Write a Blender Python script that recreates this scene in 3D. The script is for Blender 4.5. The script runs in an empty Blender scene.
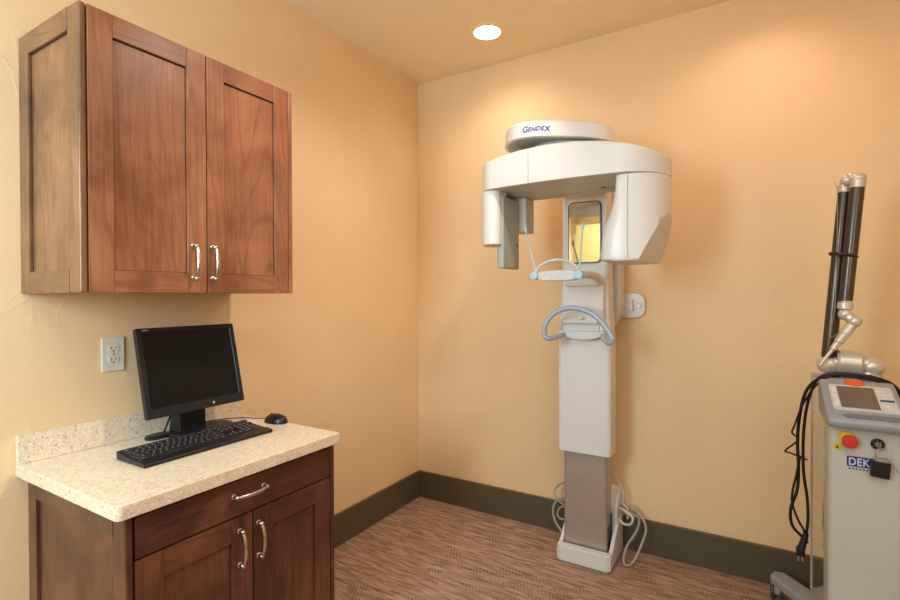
import bpy, bmesh, math, random
from math import sin, cos, pi, radians, atan2, sqrt
from mathutils import Vector, Matrix
random.seed(7)
SC = bpy.context.scene
COL = SC.collection

# ------------------------------------------------------------------ colour
def lin(c):
    c /= 255.0
    return c/12.92 if c <= .04045 else ((c+.055)/1.055)**2.4
def rgb(r, g, b, a=1): return (lin(r), lin(g), lin(b), a)

# ------------------------------------------------------------------ node helpers
def new_mat(name):
    m = bpy.data.materials.new(name); m.use_nodes = True
    nt = m.node_tree; b = nt.nodes['Principled BSDF']
    return m, nt, b
def N(nt, typ, **kw):
    n = nt.nodes.new(typ)
    for k, v in kw.items(): setattr(n, k, v)
    return n
def ramp(nt, stops, interp='LINEAR'):
    n = N(nt, 'ShaderNodeValToRGB'); cr = n.color_ramp; cr.interpolation = interp
    while len(cr.elements) < len(stops): cr.elements.new(.5)
    for e, (p, c) in zip(cr.elements, stops): e.position = p; e.color = c
    return n
def math_n(nt, op, a=None, b=None):
    n = N(nt, 'ShaderNodeMath', operation=op)
    for i, v in enumerate((a, b)):
        if v is None: continue
        if isinstance(v, (int, float)): n.inputs[i].default_value = v
        else: nt.links.new(v, n.inputs[i])
    return n.outputs[0]
def mixc(nt, fac, a, b, mode='MIX'):
    n = N(nt, 'ShaderNodeMix', data_type='RGBA', blend_type=mode)
    for idx, v in ((0, fac), (6, a), (7, b)):
        if isinstance(v, (int, float)): n.inputs[idx].default_value = v
        elif isinstance(v, tuple): n.inputs[idx].default_value = v
        else: nt.links.new(v, n.inputs[idx])
    return n.outputs[2]
def mapping(nt, scale, rot=(0, 0, 0), coord='Object', offset=None):
    tc = N(nt, 'ShaderNodeTexCoord'); mp = N(nt, 'ShaderNodeMapping')
    mp.inputs['Scale'].default_value = scale; mp.inputs['Rotation'].default_value = rot
    nt.links.new(tc.outputs[coord], mp.inputs['Vector'])
    if offset is not None: nt.links.new(offset, mp.inputs['Location'])
    return mp.outputs['Vector']
def noise(nt, vec, scale, detail=2, rough=.5, dist=0):
    n = N(nt, 'ShaderNodeTexNoise'); n.inputs['Scale'].default_value = scale
    n.inputs['Detail'].default_value = detail; n.inputs['Roughness'].default_value = rough
    n.inputs['Distortion'].default_value = dist
    nt.links.new(vec, n.inputs['Vector']); return n.outputs['Fac']
def bump(nt, bsdf, h, strength, dist=.002):
    n = N(nt, 'ShaderNodeBump'); n.inputs['Strength'].default_value = strength; n.inputs['Distance'].default_value = dist
    nt.links.new(h, n.inputs['Height']); nt.links.new(n.outputs['Normal'], bsdf.inputs['Normal'])

def plain(name, col, rough=.5, metal=0, spec=.5, coat=0, var=.04, vs=30):
    """procedural paint / plastic / metal: a faint mottling in tone and roughness"""
    m, nt, b = new_mat(name)
    v = mapping(nt, (1, 1, 1)); f = noise(nt, v, vs, 3)
    d = tuple(max(0, c*(1-var*2)) for c in col[:3])+(1,); l = tuple(min(1, c*(1+var)) for c in col[:3])+(1,)
    r = ramp(nt, [(.3, d), (.7, l)]); nt.links.new(f, r.inputs[0]); nt.links.new(r.outputs[0], b.inputs['Base Color'])
    b.inputs['Roughness'].default_value = rough; b.inputs['Metallic'].default_value = metal
    b.inputs['Specular IOR Level'].default_value = spec; b.inputs['Coat Weight'].default_value = coat
    return m

def wall_paint(name, col, bumpy=.5):
    m, nt, b = new_mat(name)
    v = mapping(nt, (1, 1, 1))
    big = noise(nt, v, 1.6, 3)
    r = ramp(nt, [(.3, tuple(c*.95 for c in col[:3])+(1,)), (.7, tuple(min(1, c*1.03) for c in col[:3])+(1,))])
    nt.links.new(big, r.inputs[0]); nt.links.new(r.outputs[0], b.inputs['Base Color'])
    # hand trowelled plaster: sparse ridges where a distorted noise crosses a level, plus soft swells
    a = noise(nt, v, 5.5, 3, .55, 1.2)
    ridge = math_n(nt, 'ABSOLUTE', math_n(nt, 'SUBTRACT', a, .5))
    rr = ramp(nt, [(0, (1, 1, 1, 1)), (.018, (.35, .35, .35, 1)), (.05, (0, 0, 0, 1))]); nt.links.new(ridge, rr.inputs[0])
    gate = ramp(nt, [(.50, (0, 0, 0, 1)), (.62, (1, 1, 1, 1))]); nt.links.new(noise(nt, v, 4.2, 2), gate.inputs[0])
    g = math_n(nt, 'MULTIPLY', rr.outputs[0], gate.outputs[0])
    soft = noise(nt, v, 14, 3)
    h = math_n(nt, 'ADD', math_n(nt, 'MULTIPLY', g, .5), math_n(nt, 'MULTIPLY', soft, .5))
    bump(nt, b, h, bumpy, .004)
    b.inputs['Roughness'].default_value = .55; b.inputs['Specular IOR Level'].default_value = .3
    return m

def wood(name, dark, mid, light, axis='Z', rough=.32):
    m, nt, b = new_mat(name)
    oi = N(nt, 'ShaderNodeObjectInfo')
    cmb = N(nt, 'ShaderNodeCombineXYZ')
    for i, k in enumerate((7.3, 11.9, 5.1)): nt.links.new(math_n(nt, 'MULTIPLY', oi.outputs['Random'], k), cmb.inputs[i])
    s = {'Z': (1, 1, .16), 'Y': (1, .16, 1), 'X': (.16, 1, 1)}[axis]
    sf = {'Z': (1, 1, .03), 'Y': (1, .03, 1), 'X': (.03, 1, 1)}[axis]
    v = mapping(nt, s, offset=cmb.outputs[0]); vf = mapping(nt, sf, offset=cmb.outputs[0]); v1 = mapping(nt, (1, 1, .8), offset=cmb.outputs[0])
    base = noise(nt, v, 3.6, 1.5, .45, .25)                         # contours of this field read as cathedral grain
    rings = math_n(nt, 'SINE', math_n(nt, 'MULTIPLY', base, 150))
    line = ramp(nt, [(.0, (0, 0, 0, 1)), (.86, (0, 0, 0, 1)), (1.0, (1, 1, 1, 1))])
    nt.links.new(math_n(nt, 'MULTIPLY_ADD', rings, .5), line.inputs[0])
    line.inputs[0].links[0].from_node.inputs[2].default_value = .5
    fib = noise(nt, vf, 170, 3, .6)
    blot = noise(nt, v1, 4.5, 3, .55, .6)
    r = ramp(nt, [(.33, dark), (.5, mid), (.68, light)])
    tone = math_n(nt, 'ADD', math_n(nt, 'MULTIPLY', blot, .68), math_n(nt, 'MULTIPLY', fib, .32))
    nt.links.new(tone, r.inputs[0])
    dk = tuple(c*.55 for c in mid[:3])+(1,)
    c = mixc(nt, math_n(nt, 'MULTIPLY', line.outputs[0], .42), r.outputs[0], dk)
    nt.links.new(c, b.inputs['Base Color'])
    b.inputs['Roughness'].default_value = rough; b.inputs['Specular IOR Level'].default_value = .45
    b.inputs['Coat Weight'].default_value = .2; b.inputs['Coat Roughness'].default_value = .3
    bump(nt, b, fib, .05, .001)
    return m

def stone(name):
    m, nt, b = new_mat(name)
    v = mapping(nt, (1, 1, 1))
    col = ramp(nt, [(.3, rgb(224, 204, 176)), (.7, rgb(242, 222, 194))]); nt.links.new(noise(nt, v, 60, 3), col.inputs[0])
    c = col.outputs[0]
    for sc, thr, stops in ((95, .25, [(0, rgb(250, 246, 234)), (.45, rgb(238, 228, 205)), (.7, rgb(176, 150, 118)), (1, rgb(120, 100, 84))]),
                           (170, .25, [(0, rgb(246, 240, 226)), (.4, rgb(190, 168, 136)), (.7, rgb(130, 112, 96)), (1, rgb(92, 80, 72))]),
                           (290, .24, [(0, rgb(240, 232, 214)), (.5, rgb(166, 144, 116)), (1, rgb(104, 88, 76))])):
        vo = N(nt, 'ShaderNodeTexVoronoi', feature='F1'); vo.inputs['Scale'].default_value = sc; nt.links.new(v, vo.inputs['Vector'])
        sp = N(nt, 'ShaderNodeSeparateColor'); nt.links.new(vo.outputs['Color'], sp.inputs[0])
        chip = ramp(nt, stops, 'CONSTANT'); nt.links.new(sp.outputs[0], chip.inputs[0])
        # chip size varies with the cell's own random value
        near = math_n(nt, 'LESS_THAN', vo.outputs['Distance'], math_n(nt, 'MULTIPLY', sp.outputs[1], thr*1.7))
        c = mixc(nt, math_n(nt, 'MULTIPLY', near, .62), c, chip.outputs[0])
    nt.links.new(c, b.inputs['Base Color']); b.inputs['Roughness'].default_value = .28
    return m

def carpet(name):
    m, nt, b = new_mat(name)
    v = mapping(nt, (1, 1, 1))
    br = N(nt, 'ShaderNodeTexBrick', offset=.37, offset_frequency=2, squash=1.7, squash_frequency=3)
    br.inputs['Scale'].default_value = 1; br.inputs['Brick Width'].default_value = .082; br.inputs['Row Height'].default_value = .026
    br.inputs['Mortar Size'].default_value = .004; br.inputs['Mortar Smooth'].default_value = .6; br.inputs['Bias'].default_value = 0
    br.inputs['Color1'].default_value = (0, 0, 0, 1); br.inputs['Color2'].default_value = (1, 1, 1, 1); br.inputs['Mortar'].default_value = (.5, .5, .5, 1)
    nt.links.new(v, br.inputs['Vector'])
    val = N(nt, 'ShaderNodeSeparateColor'); nt.links.new(br.outputs['Color'], val.inputs[0]); val = val.outputs[0]
    streak = noise(nt, mapping(nt, (8, 58, 1)), 1, 3, .55)
    fine = noise(nt, mapping(nt, (230, 260, 1)), 1, 2)
    tone = math_n(nt, 'ADD', math_n(nt, 'MULTIPLY', streak, .55), math_n(nt, 'MULTIPLY', fine, .45))
    r = ramp(nt, [(.36, rgb(116, 88, 73)), (.5, rgb(172, 138, 117)), (.64, rgb(204, 171, 149))]); nt.links.new(tone, r.inputs[0])
    sx = N(nt, 'ShaderNodeSeparateXYZ'); nt.links.new(v, sx.inputs[0])
    dash = math_n(nt, 'SINE', math_n(nt, 'MULTIPLY', math_n(nt, 'ADD', sx.outputs[0], math_n(nt, 'MULTIPLY', sx.outputs[1], .5)), 360))
    pick = math_n(nt, 'MULTIPLY', math_n(nt, 'GREATER_THAN', val, .80), math_n(nt, 'SUBTRACT', 1, br.outputs['Fac']))
    fac = math_n(nt, 'MULTIPLY', pick, math_n(nt, 'MULTIPLY_ADD', dash, .3))
    fac.node.inputs[1].links[0].from_node.inputs[2].default_value = .3
    c = mixc(nt, fac, r.outputs[0], rgb(96, 68, 54))
    c2 = mixc(nt, math_n(nt, 'MULTIPLY', math_n(nt, 'LESS_THAN', val, .25), .25), c, rgb(150, 108, 86))
    c3 = mixc(nt, math_n(nt, 'MULTIPLY', br.outputs['Fac'], .06), c2, rgb(116, 82, 65))
    nt.links.new(c3, b.inputs['Base Color']); b.inputs['Roughness'].default_value = .95; b.inputs['Specular IOR Level'].default_value = .1
    bump(nt, b, math_n(nt, 'ADD', tone, fac), .6, .004)
    return m

def emit(name, col, s):
    m, nt, b = new_mat(name)
    v = mapping(nt, (1, 1, 1)); r = ramp(nt, [(0, col), (1, tuple(min(1, c*1.02) for c in col[:3])+(1,))]); nt.links.new(noise(nt, v, 8, 1), r.inputs[0])
    nt.links.new(r.outputs[0], b.inputs['Emission Color']); nt.links.new(r.outputs[0], b.inputs['Base Color'])
    b.inputs['Emission Strength'].default_value = s; return m

M = dict(
    wall=wall_paint('yellow_wall_plaster', rgb(243, 209, 161), .42),
    ceil=wall_paint('ceiling_plaster', rgb(250, 228, 188), .2),
    hall=wall_paint('hall_plaster', rgb(238, 224, 170), .3),
    base=plain('dark_olive_baseboard_paint', rgb(92, 84, 62), .4),
    baselip=plain('brown_baseboard_lip', rgb(120, 92, 62), .45),
    carpet=carpet('brown_ribbed_carpet'), stone=stone('speckled_quartz'),
    wz=wood('stained_wood_vertical', rgb(112, 66, 43), rgb(154, 97, 66), rgb(182, 122, 86), 'Z'),
    wy=wood('stained_wood_crosswise', rgb(110, 65, 43), rgb(148, 93, 64), rgb(174, 117, 83), 'Y'),
    wx=wood('stained_wood_deepwise', rgb(102, 62, 41), rgb(136, 88, 60), rgb(160, 109, 77), 'X'),
    gap=plain('dark_joint_shadow', rgb(30, 17, 11), .8),
    nickel=plain('brushed_nickel', rgb(205, 200, 190), .22, 1),
    white=plain('machine_white_enamel', rgb(229, 225, 219), .42, 0, .5, .15, .015, 6),
    white2=plain('machine_cream_enamel', rgb(224, 223, 218), .4, 0, .5, .1, .015, 6),
    seam=plain('seam_grey', rgb(120, 116, 106), .6),
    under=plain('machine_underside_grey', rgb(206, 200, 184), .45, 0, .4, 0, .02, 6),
    greygreen=plain('detector_grey', rgb(168, 172, 160), .45),
    silver=plain('satin_silver_column', rgb(184, 174, 160), .38, .55, .5, 0, .03, 12),
    handle=plain('blue_grey_tube', rgb(172, 186, 204), .35, .1),
    blue=plain('pale_blue_plastic', rgb(178, 208, 222), .4),
    lgrey=plain('light_grey_plastic', rgb(205, 205, 200), .4),
    shoeline=plain('grey_base_rim', rgb(130, 126, 124), .5),
    cable=plain('grey_cable', rgb(172, 164, 152), .5),
    wcable=plain('white_cable', rgb(222, 212, 194), .5),
    black=plain('black_plastic', rgb(22, 22, 23), .35, 0, .5),
    black2=plain('black_satin_plastic', rgb(20, 22, 26), .42),
    key=plain('black_keycap', rgb(34, 34, 38), .35),
    legend=plain('pale_key_legend', rgb(190, 190, 195), .5),
    screen=plain('dark_lcd', rgb(14, 15, 16), .3, 0, .3, 0, .02),
    cord=plain('brown_grey_cord', rgb(96, 74, 58), .5), rubber=plain('black_rubber', rgb(20, 19, 18), .5),
    ivory=plain('outlet_ivory', rgb(232, 224, 208), .35),
    slot=plain('outlet_slot_dark', rgb(60, 48, 38), .7),
    navy=plain('navy_ink', rgb(36, 56, 160), .4),
    plate=plain('navy_plate', rgb(36, 44, 110), .4),
    ptext=plain('pale_plate_lettering', rgb(196, 202, 214), .4),
    cart=plain('cart_cream_paint', rgb(190, 185, 174), .38, 0, .5, .1, .02, 5),
    cartside=plain('cart_glossy_side', rgb(176, 158, 122), .12, .45, .6, .6, .03, 4),
    console=plain('console_blue_grey', rgb(152, 154, 158), .35, 0, .5, .1),
    consoled=plain('console_groove_grey', rgb(112, 116, 124), .45),
    lcd=plain('console_lcd_grey', rgb(104, 94, 82), .2),
    red=plain('emergency_red', rgb(206, 48, 38), .35), orange=plain('orange_stop', rgb(232, 92, 44), .4),
    yellow=plain('yellow_ring', rgb(226, 190, 50), .4), sticker=plain('yellow_sticker', rgb(206, 176, 50), .5),
    sz=wood('shaded_side_wood_vertical', rgb(92, 60, 40), rgb(130, 89, 59), rgb(156, 111, 77), 'Z', .26), sx=wood('shaded_side_wood_deepwise', rgb(90, 59, 40), rgb(124, 85, 57), rgb(148, 105, 73), 'X', .26),  # same wood as the doors, shade of the end panel put into the colour
    carbon=plain('dark_arm_tube', rgb(72, 62, 54), .25, .35, .5, .3),
    alu=plain('cream_aluminium', rgb(214, 204, 188), .3, .35),
    fibre=plain('tan_fibre', rgb(176, 146, 96), .5), tyre=plain('dark_caster_tyre', rgb(70, 70, 74), .5), steel=plain('steel', rgb(176, 172, 164), .42, .9),
    lamp=emit('recessed_lamp_lens', (1, .95, .86, 1), 9),
)
mm, nt, b = new_mat('mirror_glass'); v = mapping(nt, (1, 1, 1)); r = ramp(nt, [(0, (.86, .88, .84, 1)), (1, (.9, .91, .87, 1))]); nt.links.new(noise(nt, v, 5), r.inputs[0])
nt.links.new(r.outputs[0], b.inputs['Base Color']); b.inputs['Metallic'].default_value = 1; b.inputs['Roughness'].default_value = .02; M['mirror'] = mm

# ------------------------------------------------------------------ mesh helpers (all in world metres)
def bm_new(): return bmesh.new()
def _mi(faces, mi):
    for f in faces: f.material_index = mi
def bx(bm, x0, x1, y0, y1, z0, z1, bev=0, mi=0, seg=2):
    t = bmesh.new()
    bmesh.ops.create_cube(t, size=1)
    for v in t.verts: v.co = Vector((x0+(v.co.x+.5)*(x1-x0), y0+(v.co.y+.5)*(y1-y0), z0+(v.co.z+.5)*(z1-z0)))
    if bev: bmesh.ops.bevel(t, geom=t.edges[:], offset=bev, segments=seg, affect='EDGES', profile=.5)
    return merge(bm, t, mi)
def merge(bm, t, mi=None, mat=None):
    vm = {}
    for v in t.verts: vm[v] = bm.verts.new(mat @ v.co if mat else v.co)
    out = []
    for f in t.faces:
        try: nf = bm.faces.new([vm[v] for v in f.verts])
        except ValueError: continue
        nf.material_index = f.material_index if mi is None else mi; out.append(nf)
    t.free(); return out
def prism(bm, pts, ax, a0, a1, bev=0, mi=0, seg=2):
    """pts: 2D outline; ax 'x': (y,z), 'y': (x,z), 'z': (x,y)"""
    def P(p, a): return {'x': (a, p[0], p[1]), 'y': (p[0], a, p[1]), 'z': (p[0], p[1], a)}[ax]
    t = bmesh.new()
    A = [t.verts.new(P(p, a0)) for p in pts]; B = [t.verts.new(P(p, a1)) for p in pts]; n = len(pts)
    t.faces.new(A); t.faces.new(B[::-1])
    for i in range(n): t.faces.new((A[i], B[i], B[(i+1) % n], A[(i+1) % n]))
    bmesh.ops.recalc_face_normals(t, faces=t.faces[:])
    if bev:
        es = [e for e in t.edges if len(e.link_faces) == 2 and e.calc_face_angle() > radians(40)]
        bmesh.ops.bevel(t, geom=es, offset=bev, segments=seg, affect='EDGES', profile=.5)
    return merge(bm, t, mi)
def rrect(x0, x1, y0, y1, r, seg=8):
    """rounded rectangle outline, r = one radius or four (x0y0, x1y0, x1y1, x0y1)"""
    if isinstance(r, (int, float)): r = (r,)*4
    out = []
    for (cx, cy, sx, sy, a0), q in zip(((x0, y0, 1, 1, pi), (x1, y0, -1, 1, 1.5*pi), (x1, y1, -1, -1, 0), (x0, y1, 1, -1, .5*pi)), r):
        for k in range(seg+1):
            a = a0+k/seg*pi/2; out.append((cx+sx*q+q*cos(a), cy+sy*q+q*sin(a)))
    return out
def loft(bm, rings, mi=0, cap0=True, cap1=True):
    t = bmesh.new(); R = [[t.verts.new(p) for p in r] for r in rings]; n = len(rings[0])
    for a, b_ in zip(R, R[1:]):
        for i in range(n): t.faces.new((a[i], a[(i+1) % n], b_[(i+1) % n], b_[i]))
    if cap0: t.faces.new(R[0][::-1])
    if cap1: t.faces.new(R[-1])
    bmesh.ops.recalc_face_normals(t, faces=t.faces[:])
    return merge(bm, t, mi)
def smooth_path(pts, sub=6):
    P = [Vector(p) for p in pts]
    if len(P) < 3 or sub <= 1: return P
    out = []
    for i in range(len(P)-1):
        p0 = P[i-1] if i else P[0]*2-P[1]; p1, p2 = P[i], P[i+1]; p3 = P[i+2] if i+2 < len(P) else P[-1]*2-P[-2]
        for k in range(sub):
            t = k/sub
            out.append(.5*((2*p1)+(p2-p0)*t+(2*p0-5*p1+4*p2-p3)*t*t+(3*p1-p0-3*p2+p3)*t**3))
    out.append(P[-1]); return out
def tube(bm, pts, r, seg=10, mi=0, sub=6):
    P = smooth_path(pts, sub); rings = []; nrm = None
    for i, p in enumerate(P):
        d = (P[min(i+1, len(P)-1)]-P[max(i-1, 0)]).normalized()
        if nrm is None:
            nrm = d.cross(Vector((0, 0, 1)))
            if nrm.length < 1e-3: nrm = d.cross(Vector((0, 1, 0)))
        nrm = (nrm-d*nrm.dot(d)).normalized(); bi = d.cross(nrm)
        rr = r(i/(len(P)-1)) if callable(r) else r
        rings.append([p+nrm*rr*cos(2*pi*k/seg)+bi*rr*sin(2*pi*k/seg) for k in range(seg)])
    return loft(bm, rings, mi)
def cyl(bm, a, b_, r0, r1=None, seg=24, bev=0, mi=0):
    """straight turned piece from a to b with softened ends"""
    a, b_ = Vector(a), Vector(b_); d = (b_-a); L = d.length; r1 = r0 if r1 is None else r1
    prof = [(0, r0-bev), (bev, r0), (L-bev, r1), (L, r1-bev)] if bev else [(0, r0), (L, r1)]
    return lathe(bm, a, d, prof, seg, mi)
def lathe(bm, o, d, prof, seg=24, mi=0):
    o = Vector(o); d = Vector(d).normalized(); u = d.cross(Vector((0, 0, 1)))
    if u.length < 1e-3: u = Vector((1, 0, 0))
    u.normalize(); w = d.cross(u)
    return loft(bm, [[o+d*h+(u*cos(2*pi*k/seg)+w*sin(2*pi*k/seg))*max(rr, 1e-5) for k in range(seg)] for h, rr in prof], mi)
def ball(bm, c, r, sx=1, sy=1, sz=1, mi=0, u=20, v=12):
    t = bmesh.new(); bmesh.ops.create_uvsphere(t, u_segments=u, v_segments=v, radius=r)
    return merge(bm, t, mi, Matrix.Translation(c) @ Matrix.Diagonal((sx, sy, sz, 1)))

# ------------------------------------------------------------------ object helpers
ORG = {}
def thing(name, label, cat, loc, group=None):
    o = bpy.data.objects.new(name, None); COL.objects.link(o); o.location = loc; o.empty_display_size = .05
    o['label'] = label; o['category'] = cat
    if group: o['group'] = group
    ORG[o] = Vector(loc); return o
def finish(me, ang):
    me.polygons.foreach_set('use_smooth', [True]*len(me.polygons)); me.set_sharp_from_angle(angle=radians(ang))
def part(name, bm, mats, parent=None, label=None, ang=32, org=None):
    org = Vector(org) if org is not None else (ORG[parent] if parent is not None else Vector((0, 0, 0)))
    bmesh.ops.recalc_face_normals(bm, faces=bm.faces[:])
    bmesh.ops.translate(bm, verts=bm.verts[:], vec=-org)
    me = bpy.data.meshes.new(name); bm.to_mesh(me); bm.free(); finish(me, ang)
    for m in (mats if isinstance(mats, (list, tuple)) else [mats]): me.materials.append(M[m] if isinstance(m, str) else m)
    o = bpy.data.objects.new(name, me); COL.objects.link(o)
    if parent is not None: o.parent = parent
    else: o.location = org
    if ang < 50:
        wn = o.modifiers.new('face weighted normals', 'WEIGHTED_NORMAL'); wn.keep_sharp = True; wn.weight = 60
    ORG[o] = org
    if label: o['label'] = label
    return o
def struct(name, bm, mats, org=(0, 0, 0), ang=32):
    o = part(name, bm, mats, None, None, ang, org); o['kind'] = 'structure'; return o
def tag(o, label, cat, group=None):
    o['label'] = label; o['category'] = cat
    if group: o['group'] = group
    return o
def text_bm(body, size, depth=.0006, spacing=1.0, bold=0.0):
    """lettering as a mesh in the xy plane, origin at the left of the baseline"""
    cu = bpy.data.curves.new('lettering', 'FONT'); cu.body = body; cu.size = size; cu.extrude = depth; cu.space_character = spacing; cu.offset = bold
    o = bpy.data.objects.new('lettering', cu); COL.objects.link(o)
    dg = bpy.context.evaluated_depsgraph_get(); me = bpy.data.meshes.new_from_object(o.evaluated_get(dg))
    bm = bmesh.new(); bm.from_mesh(me); bpy.data.objects.remove(o); bpy.data.curves.remove(cu); bpy.data.meshes.remove(me)
    for f in bm.faces: f.material_index = 0
    return bm

# ------------------------------------------------------------------ setting
H = 2.743; XR = 3.5; YF = -4.15
bm = bm_new(); bx(bm, -.12, XR+.12, -5.6, .12, -.06, 0); struct('floor', bm, 'carpet')
bm = bm_new(); bx(bm, -.12, XR+.12, -5.6, .12, H, H+.08); struct('ceiling', bm, 'ceil')
bm = bm_new(); bx(bm, -.12, 0, YF, .12, 0, H); struct('wall_left', bm, 'wall')
bm = bm_new(); bx(bm, 0, XR, 0, .12, 0, H); struct('wall_back', bm, 'wall')
bm = bm_new(); bx(bm, XR, XR+.12, -5.6, .12, 0, H); struct('wall_right', bm, 'wall')
bm = bm_new()                                                      # wall behind the camera with a doorway to a lit hall
DX0, DX1, DZ = -.10, .95, 2.25
bx(bm, DX1, XR, YF-.12, YF, 0, H); bx(bm, DX0-.02, DX1, YF-.12, YF, DZ, H); struct('wall_front', bm, 'wall')
bm = bm_new(); bx(bm, -.9, XR, -5.6, -5.5, 0, H); struct('wall_hall', bm, 'hall')
bm = bm_new(); bx(bm, -1.0, -.9, -5.6, YF, 0, H); bx(bm, -.9, -.12, -5.6, YF, -.06, 0); bx(bm, -.9, -.12, -5.6, YF, H, H+.06); bx(bm, -.9, -.12, YF-.12, YF, 0, H)
struct('wall_hall_end', bm, 'hall')
HB = .1735
def baseboard(name, x0, x1, y0, y1, nx, ny):
    bm = bm_new(); bx(bm, x0, x1, y0, y1, 0, HB-.006, .0015)
    bx(bm, x0, x1, y0, y1, HB-.006, HB, .002, 1); struct(name, bm, ['base', 'baselip'])
baseboard('baseboard_left', 0, .014, -1.36, 0, 1, 0)
baseboard('baseboard_back', .014, XR, -.014, 0, 0, 1)
baseboard('baseboard_right', XR-.014, XR, YF, -.014, 1, 0)

# recessed ceiling lamp seen in the photograph
LX, LY = .695, -.352
t = thing('recessed_ceiling_light', 'round glowing recessed light with slim trim ring in the ceiling near the corner', 'ceiling light', (LX, LY, H))
bm = bm_new(); lathe(bm, (LX, LY, H), (0, 0, -1), [(0, .098), (.003, .098), (.005, .092), (.004, .072), (0, .070)], 40); part('trim_ring', bm, 'ceil', t)
bm = bm_new(); lathe(bm, (LX, LY, H), (0, 0, -1), [(0, .071), (.002, .071), (.004, .055), (.0055, .02), (.006, 0)], 40); part('lamp_lens', bm, 'lamp', t)

# ------------------------------------------------------------------ cabinets
def pull(parent, c, axis, out=(1, 0, 0), L=.102):
    """bow handle: two round feet and an arched grip"""
    c = Vector(c); a = Vector(axis); o = Vector(out); h = bm_new()
    for s in (-1, 1):
        p = c+a*s*L/2
        lathe(h, p, o, [(0, .0085), (.003, .0085), (.005, .0055), (.018, .005)], 16)
        ball(h, p+o*.019, .0075)
    pts = [c+a*(s*L/2)+o*(.019+.013*(1-s*s)) for s in (-1, -.75, -.4, 0, .4, .75, 1)]
    tube(h, pts, lambda u: .0048+.0016*sin(pi*u), 12)
    return part('handle', h, 'nickel', parent, 'brushed nickel bow handle')
def shaker(bm, x0, xf, y0, y1, z0, z1, sw, rec=.009):
    """framed door facing +x: stiles, rails and recessed panel (0 vertical grain, 1 cross grain, 2 dark joint)"""
    bx(bm, x0, xf, y0, y0+sw, z0, z1, .002, 0); bx(bm, x0, xf, y1-sw, y1, z0, z1, .002, 0)
    bx(bm, x0, xf-.0003, y0+sw, y1-sw, z1-sw, z1, .0016, 1); bx(bm, x0, xf-.0003, y0+sw, y1-sw, z0, z0+sw, .0016, 1)
    bx(bm, x0, xf-rec, y0+sw, y1-sw, z0+sw, z1-sw, 0, 0)
    for q in ((y0+sw, y0+sw+.0022, z0+sw, z1-sw), (y1-sw-.0022, y1-sw, z0+sw, z1-sw), (y0+sw, y1-sw, z0+sw, z0+sw+.0018), (y0+sw, y1-sw, z1-sw-.004, z1-sw)):
        bx(bm, x0, xf-rec+.0006, *q, 0, 2)
def framed_side(bm, y0, y1, x0, x1, z0, z1, sl, sr, rt, rb, rec=.008, back=False):
    """cabinet end panel facing -y, same three materials"""
    bx(bm, x0, x0+sl, y0, y1, z0, z1, .0015, 0); bx(bm, x1-sr, x1, y0, y1, z0, z1, .0055, 0, 3)
    bx(bm, x0+sl, x1-sr, y0+.0003, y1, z1-rt, z1, .001, 1); bx(bm, x0+sl, x1-sr, y0+.0003, y1, z0, z0+rb, .001, 1)
    bx(bm, x0+sl, x1-sr, y0+rec, y1, z0+rb, z1-rt, 0, 0)
    bx(bm, x0+sl, x0+sl+.0045, y0+rec-.0006, y1, z0+rb, z1-rt, 0, 2); bx(bm, x0+sl, x1-sr, y0+rec-.0006, y1, z1-rt-.004, z1-rt, 0, 2)

Y1, Y2, XD, Z0, Z1 = -2.112, -1.402, .385, 1.351, 2.121
t = thing('wall_cabinet', 'reddish brown wooden wall cabinet with two framed doors above the counter', 'cabinet', (0, (Y1+Y2)/2, Z0))
bm = bm_new(); framed_side(bm, Y1, Y1+.018, .001, XD, Z0, Z1, .066, .066, .062, .063); part('side_panel', bm, ['sz', 'sx', 'gap'], t)
bm = bm_new(); bx(bm, .001, XD, Y2-.018, Y2, Z0, Z1, .004, 0, 3); part('side_panel', bm, ['wz', 'wx', 'gap'], t)
bm = bm_new(); bx(bm, .001, XD-.021, Y1+.018, Y2-.018, Z1-.02, Z1-.001); part('top_panel', bm, ['wy'], t)
bm = bm_new(); bx(bm, .001, XD-.021, Y1+.018, Y2-.018, Z0+.001, Z0+.02); part('bottom_panel', bm, ['wy'], t)
bm = bm_new(); bx(bm, .001, .012, Y1+.018, Y2-.018, Z0+.02, Z1-.02); part('back_panel', bm, ['gap'], t)
bm = bm_new(); bx(bm, XD-.025, XD-.0215, Y1+.0185, Y2-.0185, Z0+.003, Z1-.003); part('gap_shade_sheet', bm, ['gap'], t)  # closed dark sheet behind the doors, puts shade into their gaps
YM = -1.7545
for (a, b_, hy) in ((Y1+.0205, YM-.0016, -1.8025), (YM+.0016, Y2-.0205, -1.7375)):
    bm = bm_new(); shaker(bm, XD-.021, XD, a, b_, Z0+.001, Z1-.001, .062); d = part('door', bm, ['wz', 'wy', 'gap'], t)
    pull(d, (XD, hy, 1.449), (0, 0, 1))

KZ = .836; KX = .601; K1, K2 = -2.13, -1.371
B1, B2, BX = -2.1, -1.382, .577
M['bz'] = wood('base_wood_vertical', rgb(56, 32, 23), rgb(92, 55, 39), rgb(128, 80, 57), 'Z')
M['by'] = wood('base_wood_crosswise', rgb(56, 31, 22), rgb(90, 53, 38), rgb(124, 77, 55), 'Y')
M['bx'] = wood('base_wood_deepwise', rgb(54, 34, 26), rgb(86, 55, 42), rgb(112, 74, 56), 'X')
t = thing('base_cabinet', 'dark brown wooden base cabinet with one drawer and two doors under the speckled worktop', 'cabinet', (0, (B1+B2)/2, 0))
ZB = KZ-.038
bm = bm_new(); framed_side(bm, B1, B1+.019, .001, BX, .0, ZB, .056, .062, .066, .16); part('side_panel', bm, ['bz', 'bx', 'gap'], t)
bm = bm_new(); bx(bm, .001, BX, B2-.019, B2, 0, ZB, .003, 0, 2); part('side_panel', bm, ['bz'], t)
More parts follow.
